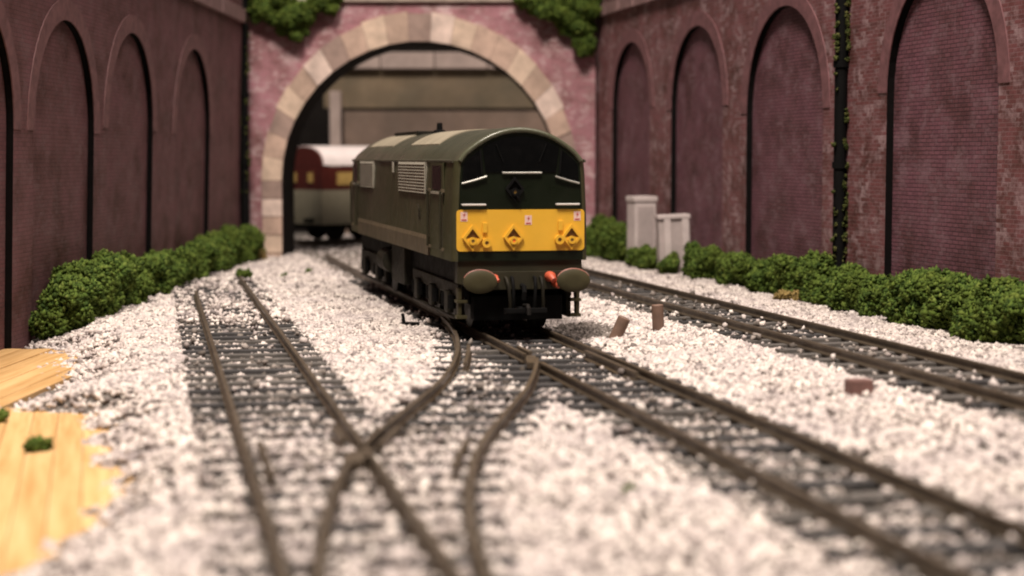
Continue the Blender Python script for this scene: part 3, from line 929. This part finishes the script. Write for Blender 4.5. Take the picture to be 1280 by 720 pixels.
# buffer beam area
MB().prism([(-15.2, 19.4), (15.2, 19.4), (15.4, 12.2), (12.0, 11.4), (-12.0, 11.4), (-15.4, 12.2)], 1, 0.6, 4.0).build('front_valance', M['skirt'], loco)
MB().box(-13.2, 13.2, -0.4, 0.55, 10.6, 15.0, bev=0.2).build('buffer_beam', M['skirt'], loco)
for sgn in (-1, 1):
    bx = sgn * 11.3
    bf = MB().tube([(bx, 0.5, 13.0), (bx, -2.2, 13.0), (bx, -2.3, 13.0), (bx, -6.6, 13.0)], [2.0, 2.0, 1.45, 1.45], 14).build('buffer', M['orange'], loco, smooth=40)
    hdm = MB()
    for (yy, rx, rz) in ((-5.2, 3.6, 2.45), (-5.9, 4.1, 2.75)):
        pass
    n = 28
    ringv = []
    for (yy, rx, rz) in ((-6.3, 3.5, 2.3), (-6.55, 4.1, 2.75), (-6.95, 4.1, 2.75), (-7.2, 3.7, 2.4), (-7.35, 1.8, 1.2)):
        for k in range(n):
            t = 2 * math.pi * k / n
            ringv.append((bx + rx * math.cos(t), yy, 13.0 + rz * math.sin(t)))
    fsx = [(a * n + k, a * n + (k + 1) % n, (a + 1) * n + (k + 1) % n, (a + 1) * n + k) for a in range(4) for k in range(n)]
    fsx += [tuple(range(n)), tuple(range(4 * n, 5 * n))]
    MB().add(ringv, fsx).build('buffer_head', M['bufferhead'], bf, smooth=40)
    tr = []
    for i in range(15):
        t = math.radians(20 + 140 * i / 14)
        tr.append((bx + 4.0 * math.cos(t), -6.55, 13.05 + 2.75 * math.sin(t)))
    MB().tube(tr, 0.22, 6).build('worn_rim', M['rust'], bf)
    # red jumper sockets inboard of each buffer
    jx, jr = (7.0, 1.25) if sgn > 0 else (-6.6, 0.7)
    js = MB().tube([(jx, 0.4, 13.7), (jx, -2.0, 13.7), (jx, -2.6, 13.5), (jx + 0.4, -3.4, 12.9)], [jr, jr, jr * 0.75, jr * 0.6], 12)
    if sgn > 0:
        js.tube([(jx + 1.5, 0.4, 12.2), (jx + 1.5, -2.4, 12.1), (jx + 1.7, -3.4, 11.6)], [1.1, 1.1, 0.7], 12)
    js.build('jumper_socket', M['orange'], loco, smooth=50)
    # footstep beneath the buffer
    fs_ = MB().prism([(1.4, 11.0), (4.6, 11.0), (3.6, 4.2), (1.8, 4.2)], 0, *sorted((sgn * 14.2, sgn * 15.0)))
    fs_.box(*sorted((sgn * 12.8, sgn * 15.4)), 1.5, 4.0, 3.6, 4.4, bev=0.1)
    fs_.box(*sorted((sgn * 12.8, sgn * 15.4)), 1.2, 4.6, 7.4, 8.1, bev=0.1)
    fs_.build('footstep', M['bufferhead'], loco)
# pipes and coupling
for x_, lean_ in ((-3.9, 0.9), (-2.4, 0.2), (3.2, -0.2), (4.7, 0.4)):
    MB().tube([(x_, 0.2, 13.6), (x_, -1.6, 13.4), (x_ + lean_ * 0.5, -2.3, 11.4), (x_ + lean_, -2.0, 7.6), (x_ + lean_ * 1.2, -1.2, 5.0)], 0.42, 7).build('brake_pipe', M['frame'] if abs(lean_) > 0.25 else M['black'], loco, smooth=60)
cp = MB().box(-5.0, 5.0, -6.6, -5.8, 5.4, 6.6, bev=0.2)
cp.box(-1.0, 1.0, -5.9, 4, 5.3, 6.4)
cp.box(-4.9, -4.1, -5.9, -3.2, 5.2, 6.4)
cp.box(4.1, 4.9, -5.9, -3.2, 5.2, 6.4)
co_ = cp.build('coupling', M['black'], loco)
MB().tube([(0, -3.4, 7.0), (0, -7.6, 7.3), (0, -8.6, 6.6), (0, -8.9, 5.2)], 0.5, 6).build('coupling_hook', M['wheel'], co_)
MB().tube([(0.2, -0.5, 11.6), (0.3, -2.2, 11.4), (0.3, -2.7, 10.2), (0.2, -2.4, 8.2)], 0.6, 7).build('screw_link', M['black'], loco)
MB().box(-11, 11, 2.5, 7.0, 3.0, 9.0, bev=0.4).build('bogie_headstock', M['black'], loco)

# sides: doors, louvre grilles, windows, emblem (left side is the one in view; the right one is its twin)
for sgn in (-1, 1):
    def sx_(x_): return sgn * x_
    def side_box(name, y0, y1, z0, z1, m, parent, d0=-0.25, d1=0.12, bev=0.0):
        a_, b_ = sorted((sgn * (HW + d0), sgn * (HW + d1)))
        return MB().box(a_, b_, y0, y1, z0, z1, bev=bev).build(name, m, parent)
    for (y0, y1, z0, z1, n_, dd) in ((38, 82, 32.9, 41.1, 10, -0.5), (134, 164, 32.9, 41.1, 10, -0.5)):
        g_ = side_box('louvre_grille', y0, y1, z0, z1, M['louvre'], loco, -0.9, -0.12)
        hgt = (z1 - z0) / n_
        for k in range(n_):
            zc = z0 + (k + 0.5) * hgt
            a_ = MB().prism([(sgn * (HW - 0.45), zc + hgt * 0.42), (sgn * (HW - 0.05), zc + hgt * 0.30), (sgn * (HW + 0.28), zc - hgt * 0.34), (sgn * (HW - 0.45), zc - hgt * 0.2)], 1, y0 + 0.4, y1 - 0.4)
            a_.build('slat', M['louvre'], g_)
        for yy in np.linspace(y0 + 0.3, y1 - 0.3, 4 if y1 - y0 > 40 else 3):
            side_box('upright', yy - 0.3, yy + 0.3, z0, z1, M['louvre'], g_, -0.4, 0.1)
    side_box('lamp_bracket', 92.5, 94.0, 38.0, 41.0, M['louvre'], loco)
    # cab doors with window and pairs of handrails
    for (y0, y1) in ((12.0, 29.0), (169.0, 182.0)):
        dr = side_box('cab_door', y0, y1, 19.5, 41.0, M['green'], loco, -0.35, 0.02)
        yw = (y0 + y1) / 2
        side_box('door_window', y0 + 2.5, y1 - 2.5, 34.2, 40.2, M['glass'], dr, -0.3, 0.08)
        side_box('sill', y0 + 1.5, y1 - 1.5, 33.2, 33.8, M['louvre'], dr, -0.3, 0.35)
        for yy in (y0 - 0.6, y1 + 0.8):
            h_ = MB().tube([(sgn * (HW - 0.1), yy, 34.0), (sgn * (HW + 0.75), yy, 34.0), (sgn * (HW + 0.75), yy, 20.0), (sgn * (HW - 0.1), yy, 20.0)], 0.32, 6)
            h_.build('handrail', M['skirt'], dr)
            side_box('handrail_foot', yy - 0.9, yy + 0.9, 33.7, 34.5, M['band'], dr, -0.2, 0.6)
            side_box('handrail_foot', yy - 0.9, yy + 0.9, 19.5, 20.2, M['band'], dr, -0.2, 0.6)
    # small faded lion-over-wheel emblem
    em = MB().disc((sgn * (HW + 0.05), 46.5, 27.0), 0, 1.15, 0.06, 16, hole=0.8).build('emblem', M['skirt'], loco)
    MB().box(*sorted((sgn * (HW + 0.03), sgn * (HW + 0.09))), 44.6, 48.6, 26.7, 27.3).build('emblem_bar', M['skirt'], em)
    MB().prism([(44.8, 28.2), (46, 29.0), (47.4, 28.8), (48.4, 29.9), (48.2, 28.6), (47.6, 28.0), (46.0, 28.0)], 0, sgn * (HW + 0.02), sgn * (HW + 0.08)).build('emblem_lion', M['skirt'], em)

# roof fittings: pale hatch panels following the curve, exhaust and boiler port
def roof_patch(y0, y1, f0, f1, m, up=0.28):
    s_ = section(0, 0)[4:-4]
    n0, n1 = int(f0 * (len(s_) - 1)), int(f1 * (len(s_) - 1))
    b = MB()
    pr_ = s_[n0:n1 + 1]
    vs_ = [(x_, yy, z_ + dz) for yy in (y0, y1) for dz in (-0.1, up) for x_, z_ in pr_]
    k = len(pr_)
    fs_ = []
    for i in range(k - 1):
        fs_ += [(k + i, k + i + 1, 3 * k + i + 1, 3 * k + i), (i, i + 1, k + i + 1, k + i), (2 * k + i, 2 * k + i + 1, 3 * k + i + 1, 3 * k + i)]
    fs_ += [(0, k, 3 * k, 2 * k), (k - 1, 2 * k - 1, 4 * k - 1, 3 * k - 1)]
    return b.add(vs_, fs_).build('roof_hatch', m, loco, smooth=30)
roof_patch(46, 92, 0.15, 0.85, M['roof_panel'])
roof_patch(126, 178, 0.15, 0.85, M['roof_panel'])
MB().tube([(0, 110, 49.2), (0, 110, 50.4), (0, 110, 50.6), (0, 110, 52.6)], [1.9, 1.7, 0.9, 0.8], 12).build('exhaust', M['black'], loco, smooth=40)
MB().box(-4.5, 2.5, 124, 170, 49.3, 50.4, bev=0.2).build('fan_grille', M['frame'], loco)

# underframe
MB().box(-13.5, 13.5, 4.2, LEN - 4, 10.8, 17.3).build('underframe', M['black'], loco)
for sgn in (-1, 1):
    MB().box(*sorted((sgn * 11.5, sgn * 15.6)), 80, 104, 6.2, 16.9, bev=0.5).build('fuel_tank', M['frame'], loco)
    MB().tube([(sgn * 14.2, 108, 11.5), (sgn * 14.2, 122, 11.5)], 3.6, 14).build('air_tank', M['frame'], loco, smooth=40)
wheel_me = None
def bogie(ys_, y0, y1):
    bg = link('bogie', None, loco, (0, 0, 0))
    for sgn in (-1, 1):
        sf = MB()
        sf.box(*sorted((sgn * 12.6, sgn * 14.2)), y0, y1, 8.4, 11.6, bev=0.35)
        sf.box(*sorted((sgn * 12.7, sgn * 14.0)), y0, y0 + 4, 3.6, 9.0, bev=0.3)
        sf.box(*sorted((sgn * 12.7, sgn * 14.0)), y1 - 4, y1, 3.6, 9.0, bev=0.3)
        sf.prism([((y0 + y1) / 2 - 9, 8.6), ((y0 + y1) / 2 + 9, 8.6), ((y0 + y1) / 2 + 6, 4.6), ((y0 + y1) / 2 - 6, 4.6)], 0, sgn * 12.8, sgn * 14.0)
        sf.build('side_frame', M['frame'], bg)
        for yy in ys_:
            MB().box(*sorted((sgn * 13.6, sgn * 15.3)), yy - 2.6, yy + 2.6, 3.9, 9.4, bev=0.6).build('axle_box', M['frame'], bg)
            for q_ in (-4.6, 4.6):
                MB().tube([(sgn * 14.4, yy + q_, 5.2), (sgn * 14.4, yy + q_, 8.6)], 1.15, 8).build('spring', M['black'], bg)
            w_ = MB().disc((sgn * 8.0, yy, 6.6), 0, 6.6, 2.6, 28).disc((sgn * 6.9, yy, 6.6), 0, 7.4, 0.7, 28)
            w_.build('wheel', M['wheel'], bg, smooth=40)
        MB().tube([(sgn * 14.3, y0 + 3, 3.3), (sgn * 14.3, y1 - 3, 3.3)], 0.5, 6).build('brake_rod', M['frame'], bg)
    for yy in ys_:
        MB().tube([(-9, yy, 6.6), (9, yy, 6.6)], 1.0, 8).build('axle', M['wheel'], bg)
    MB().box(-11, 11, y0 + 2, y1 - 2, 6.5, 10.6).build('bolster', M['black'], bg)
bogie((17, 40, 63), 6, 74)
bogie((139, 168), 127, 182)

# ------------------------------------------------------------------ coach behind the arch
coach = thing('passenger_coach', 'crimson and cream coach with pale roof standing inside the tunnel mouth', 'coach', (-107, 902, 3.0), -math.radians(50))
# local +y runs back along the coach, end face at y = 0, +x is the side towards the viewer's right
CW, CL = 17.0, 170.0
def csec():
    p = [(-CW, 9), (-CW, 38)]
    for i in range(1, 16):
        t = math.pi * (1 - i / 16)
        p.append((CW * math.cos(t), 38 + 10.0 * math.sin(t) ** 0.8))
    return p + [(CW, 38), (CW, 9)]
cs = csec()
MB().prism([(-CW, 8.5), (-CW, 26), (CW, 26), (CW, 8.5)], 1, 0, CL).build('lower_panels', M['coach_cream'], coach)
MB().prism([(-CW, 26.02), (-CW, 37.8), (CW, 37.8), (CW, 26.02)], 1, 0.02, CL).build('upper_panels', M['coach_red'], coach)
MB().prism([(x_, z_) for x_, z_ in cs[1:-1]], 1, 0.02, 1.2).build('end_arch', M['coach_red'], coach)
rf = MB()
k = len(cs[1:-1])
top = [(x_ * 1.03, z_ + 0.5) for x_, z_ in cs[1:-1]]
rf.prism(top, 1, 1.25, CL - 0.5)
rf.build('roof', M['coach_roof'], coach, smooth=40)
for x_ in (-7.5, 7.5):
    w_ = MB().box(x_ - 3.6, x_ + 3.6, -0.35, 0.0, 28.5, 36, bev=0.3).build('end_window', M['coach_red'], coach)
    MB().box(x_ - 2.4, x_ + 2.4, -0.5, -0.36, 29.8, 34.8).build('pane', M['coach_window'], w_)
for i in range(7):
    y0 = 8 + i * 23
    w_ = MB().box(CW, CW + 0.3, y0, y0 + 17, 27.5, 36, bev=0.1).build('side_window', M['coach_red'], coach)
    MB().box(CW + 0.31, CW + 0.45, y0 + 1.2, y0 + 15.8, 28.6, 35).build('pane', M['coach_window'], w_)
MB().box(-15, 15, 2, CL - 2, 6, 8.4).build('underframe', M['black'], coach)
for y0 in (14, 40, 120, 146):
    for sgn in (-1, 1):
        MB().disc((sgn * 8.2, y0, 6.0), 0, 6.0, 2.4, 20).build('wheel', M['wheel'], coach)
for sgn in (-1, 1):
    MB().tube([(sgn * 9, 0, 10.5), (sgn * 9, -5, 10.5)], [1.2, 1.2], 10).build('buffer', M['black'], coach)
tH = thing('railway_track', 'short length of track under the coach inside the tunnel mouth', 'track')
_ca, _sa = math.cos(-math.radians(50)), math.sin(-math.radians(50))
for sgn in (-1, 1):
    rail_mesh('rail', [(-107 + sgn * G2 * _ca - t * _sa, 902 + sgn * G2 * _sa + t * _ca) for t in (-8, 60, 120, 172)], 0.95, tH)

# ------------------------------------------------------------------ foliage
def foam(name, label, cat, lumps, seed, leaf_m, core=True, nod=(0.38, 0.78), dens=3.4, group=None, kind=None):
    """Clump of foam scatter: dark cores covered with thousands of small irregular nodules."""
    r_ = np.random.default_rng(seed)
    t = thing(name, label, cat, lumps[0][:3], 0, group)
    ox, oy, oz = lumps[0][:3]
    octv = np.array([(1, 0, 0), (-1, 0, 0), (0, 1, 0), (0, -1, 0), (0, 0, 1), (0, 0, -1)], float)
    octf = np.array([(0, 2, 4), (2, 1, 4), (1, 3, 4), (3, 0, 4), (2, 0, 5), (1, 2, 5), (3, 1, 5), (0, 3, 5)])
    pts, rad = [], []
    cb = MB()
    for (x, y, z, r) in lumps:
        # a few sub-lobes per lump give the cauliflower outline
        lobes = [(np.zeros(3), r * 0.8)]
        for _ in range(7):
            d = r_.normal(size=3)
            d /= np.linalg.norm(d)
            lobes.append((d * r * r_.uniform(0.5, 1.0), r * r_.uniform(0.25, 0.55)))
        for (c, lr) in lobes:
            n = int(4 * math.pi * lr * lr * dens)
            d = r_.normal(size=(n, 3))
            d /= np.linalg.norm(d, axis=1)[:, None]
            pts.append(np.array([x - ox, y - oy, z - oz]) + c + d * lr * r_.uniform(0.72, 1.22, (n, 1)))
            rad.append(r_.uniform(nod[0], nod[1], n))
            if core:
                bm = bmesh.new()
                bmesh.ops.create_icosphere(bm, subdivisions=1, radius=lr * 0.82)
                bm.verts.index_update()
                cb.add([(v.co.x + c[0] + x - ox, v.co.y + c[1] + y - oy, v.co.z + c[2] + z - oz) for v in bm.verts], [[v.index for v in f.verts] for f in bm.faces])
                bm.free()
    P = np.concatenate(pts)
    R = np.concatenate(rad)
    ok = P[:, 2] + oz > -6.5
    P, R = P[ok], R[ok]
    n = len(P)
    W = octv[None] * (R[:, None] * r_.uniform(0.3, 1.7, (n, 6)))[..., None]
    W = W + r_.normal(0, 0.22, W.shape) + P[:, None, :]
    verts = (W.reshape(-1, 3) * S).astype(np.float32)
    faces = (octf[None] + (np.arange(n) * 6)[:, None, None]).reshape(-1).astype(np.int32)
    me = bpy.data.meshes.new('foliage')
    me.vertices.add(len(verts))
    me.vertices.foreach_set('co', verts.ravel())
    me.loops.add(len(faces))
    me.loops.foreach_set('vertex_index', faces)
    me.polygons.add(len(faces) // 3)
    me.polygons.foreach_set('loop_start', np.arange(0, len(faces), 3, dtype=np.int32))
    me.materials.append(leaf_m)
    me.update(calc_edges=True)
    f = stuff(link('foliage', me, t))
    if core:
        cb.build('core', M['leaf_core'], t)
    return t

def hedge(label, path, seed, n, h, w):
    """Bush of foam lumps along a short path (x, y) at the wall foot; h height, w half depth."""
    rs = random.Random(seed)
    L = []
    for i in range(n):
        t = (i + 0.5) / n
        k = t * (len(path) - 1)
        a = min(int(k), len(path) - 2)
        x = path[a][0] + (path[a + 1][0] - path[a][0]) * (k - a)
        y = path[a][1] + (path[a + 1][1] - path[a][1]) * (k - a)
        for j in range(2):
            r = rs.uniform(0.30, 0.45) * h
            L.append((x + rs.uniform(-w, w), y + rs.uniform(-3, 3), float(ground_z(x, y)) + (r * 0.6 if j == 0 else rs.uniform(0.45, 0.66) * h), r))
    return foam('bush', label, 'bush', L, seed, M['leaf'], group='foam bushes along the walls')

def wl(y, d): return (-122.7 - 0.02 * (793 - y) + d, y)
def wr(y, d): return (38.5 + 0.2222 * (803 - y) - d, y)
hedge('largest bush at the foot of the left wall, nearest to the bare boards', [wl(470, 7.5), wl(505, 8), wl(545, 8)], 41, 13, 15, 3.6)
hedge('middle bush of the three at the foot of the left wall', [wl(556, 7.5), wl(600, 7), wl(640, 7)], 42, 11, 13, 3.0)
hedge('farthest bush at the foot of the left wall, beside the tunnel mouth', [wl(652, 6), wl(710, 6.5), wl(775, 7)], 43, 13, 14.5, 2.6)
hedge('bush between locomotive and white lineside cabinets by the right wall', [wr(795, 5), wr(750, 6), wr(722, 6)], 44, 9, 16, 3)
hedge('low bush in front of the white lineside cabinets', [wr(700, 12), wr(650, 12)], 45, 8, 8, 2.2)
hedge('bush just right of the white lineside cabinets', [wr(640, 7), wr(600, 7), wr(578, 7)], 46, 9, 11.5, 3.2)
hedge('rounded bush at the foot of the right wall left of the downpipe', [wr(572, 8), wr(545, 9), wr(520, 9)], 47, 9, 13, 3.6)
hedge('bush under the dark right edge of the pipe pier on the right wall', [wr(512, 8.5), wr(490, 9), wr(472, 9)], 48, 8, 13, 3.6)
hedge('nearest bush at the right edge below the large blind arch', [wr(464, 9), wr(440, 9), wr(405, 9), wr(360, 9)], 49, 17, 14.5, 4.2)
# hanging foliage over the portal
rs = random.Random(9)
def hang(label, cx, pts, seed):
    L = [(cx + x, PY - 3.0 - rs.uniform(0, 2.5), z, r) for x, z, r in pts]
    foam('hanging_foliage', label, 'foliage', L, seed, M['leaf'], group='foliage hanging over the tunnel mouth')
hang('green foliage hanging over the top left corner of the tunnel portal', -102, [(-18, 115, 5), (-11, 113, 6), (-5, 111, 6.5), (2, 107, 6.2), (5, 102.5, 4.8), (9, 109.5, 6), (15, 114.5, 5), (20, 113, 4), (0, 116, 6), (-14, 118, 5), (22, 117, 4)], 51)
hang('green foliage hanging over the top right corner of the tunnel portal', 24, [(-18, 116, 4.5), (-12, 114, 5.5), (-5, 112, 6), (1, 109, 6), (6, 103, 5.5), (9, 96, 4.8), (9, 111, 6), (11, 116, 6), (0, 117, 6)], 52)

# ------------------------------------------------------------------ downpipes with moss
def downpipe(label, loc, z0, z1, r, seed, mossy):
    t = thing('downpipe', label, 'pipe', (loc[0], loc[1], 0))
    p = MB().tube([(0, 0, z0), (0, 0, z1)], r, 12)
    p.build('pipe', M['black'], t, smooth=40)
    for z in np.arange(z0 + 12, z1, 30):
        MB().tube([(0, 0, z), (0, 0, z + 2)], r * 1.25, 12).build('collar', M['black'], t, smooth=40)
    r_ = np.random.default_rng(seed)
    L = []
    for (za, zb, n) in mossy:
        for _ in range(n):
            sd = r_.choice([-1, 1, 1])
            L.append((loc[0] + sd * r_.uniform(r * 0.5, r * 1.25), loc[1] - r * 0.8, r_.uniform(za, zb), r_.uniform(0.25, 0.6)))
    return L
Lm = downpipe('black downpipe on the right wall between the third and fourth arches', wr(527, 1.9), 0, 140, 1.9, 1, [(74, 100, 55), (8, 44, 60), (44, 74, 14)])
foam('climbing_moss', 'yellow-green moss creeping up the downpipe on the right wall', 'moss', Lm, 61, M['ivy'], core=False, nod=(0.15, 0.34), dens=5)
Lm = downpipe('black downpipe in the corner between left wall and tunnel portal', (-119.6, 789, 0), 0, 140, 2.1, 2, [(60, 112, 34), (20, 60, 14)])
foam('climbing_moss', 'moss on the corner pipe left of the tunnel portal', 'moss', Lm, 62, M['ivy'], core=False, nod=(0.18, 0.38), dens=4)

# ------------------------------------------------------------------ lineside things
c1 = thing('lineside_cabinet', 'taller white lineside cabinet by the right wall', 'cabinet', (51.5, 700, 1.5), 0.35)
MB().box(-4.6, 4.6, -4, 4, -1.5, 26.2, bev=0.5).build('body', M['cabinet'], c1)
MB().box(-5.1, 5.1, -4.5, 4.5, 26.25, 28.6, bev=0.8).build('cap', M['cabinet'], c1)
MB().box(-3.4, 3.4, -4.35, -4.02, 1, 24.6, bev=0.12).build('door', M['cabinet_grey'], c1)
c2 = thing('lineside_cabinet', 'shorter ribbed white lineside cabinet by the right wall', 'cabinet', (61.0, 660, 1.5), 0.1)
c2.rotation_euler = Euler((0, math.radians(-2.5), 0.1), 'XYZ')
MB().box(-5.9, 5.9, -3.2, 3.2, -1.5, 21.0, bev=0.3).build('body', M['cabinet_grey'], c2)
for x_ in (-2.6, 4.2):
    MB().box(x_ - 1.3, x_ + 1.3, -4.0, -3.22, -1.0, 21.0, bev=0.3).build('rib', M['cabinet'], c2)
MB().box(-6.2, 6.2, -4.1, 3.5, 21.05, 22.6, bev=0.5).build('cap', M['cabinet'], c2)

def peg(name, label, loc, r, h, tilt, m):
    b = MB()
    rs = random.Random(int(loc[0] * 10))
    n = 10
    levels = ((-1.5, 1.0), (h * 0.5, 0.97), (h - 0.25, 1.0), (h, 0.82))
    vs_ = []
    for (zz, k) in levels:
        for i in range(n):
            t = 2 * math.pi * i / n
            vs_.append((r * k * math.cos(t) * 1.1, r * k * math.sin(t), zz + rs.uniform(-.08, .08)))
    fs_ = [(a * n + i, a * n + (i + 1) % n, (a + 1) * n + (i + 1) % n, (a + 1) * n + i) for a in range(3) for i in range(n)] + [tuple(range(n)), tuple(range(3 * n, 4 * n))]
    b.add(vs_, fs_)
    o = b.build(name, m, smooth=40)
    o.location = Vector(loc) * S
    o.rotation_euler = tilt
    return tag(o, label, 'peg')
peg('wooden_peg', 'leaning brown peg stuck in the ballast right of the locomotive', (25.2, 432, 0.2), 1.45, 6.3, Euler((0, 0.42, 0)), M['brown_peg'])
peg('wooden_peg', 'upright brown peg in the ballast before the right track', (36.9, 441, 1.0), 1.4, 7.4, Euler((0, -0.05, 0)), M['brown_peg'])
ch = MB().box(-2.3, 2.3, -1.6, 1.6, -0.8, 2.5, bev=0.5).build('stone_chip', M['brown_chip'], loc=(63.7, 321, 2.1), rz=0.25)
tag(ch, 'reddish brown block lying on the ballast between middle and right tracks', 'block')
lv = thing('point_lever', 'tiny black point lever on the ballast left of the locomotive', 'lever', (-28.0, 470, 0.3))
MB().box(-1.8, 3.2, -1.2, 1.2, -0.5, 0.9, bev=0.2).build('base', M['black'], lv)
MB().tube([(-1.0, 0, 0.5), (-1.3, 0, 3.2)], [0.55, 0.4], 8).build('handle', M['black'], lv)

def tuft(label, x, y, z, r, seed, m=None, cat='tuft', n=4):
    rs = random.Random(seed)
    L = [(x + rs.uniform(-r, r), y + rs.uniform(-r, r), z + rs.uniform(0, r * .6), r * rs.uniform(.5, .8)) for _ in range(n)]
    foam('scatter_tuft', label, cat, L, seed, m or M['leaf'], nod=(0.2, 0.45), dens=4.5)
tuft('dark green tuft lying on the near bare boards', -78.4, 290, -2.8, 1.3, 71)
tuft('green tuft at the left picture edge on the bare boards', -94.5, 322, -3.0, 1.3, 72)
tuft('green tuft on the far end of the leftmost track', -97, 642, 1.5, 2.8, 73)
tuft('larger green crumb on the ballast before the tunnel mouth', -79.5, 686, 0.6, 1.1, 74)
tuft('smaller green crumb on the ballast near the tunnel mouth', -86.5, 664, 0.5, 0.9, 75)
tuft('dry yellowish scrub below the left foot of the stone arch', -113, 772, 0.5, 4.5, 76, M['tan_scrub'], n=7)
tuft('dry tan scrub among the right-hand bushes', 84, 528, 2.6, 2.6, 77, M['tan_scrub'], n=5)
tuft('small green crumb in the foreground ballast centre', 15.5, 233, 0.5, 0.7, 78, n=2)
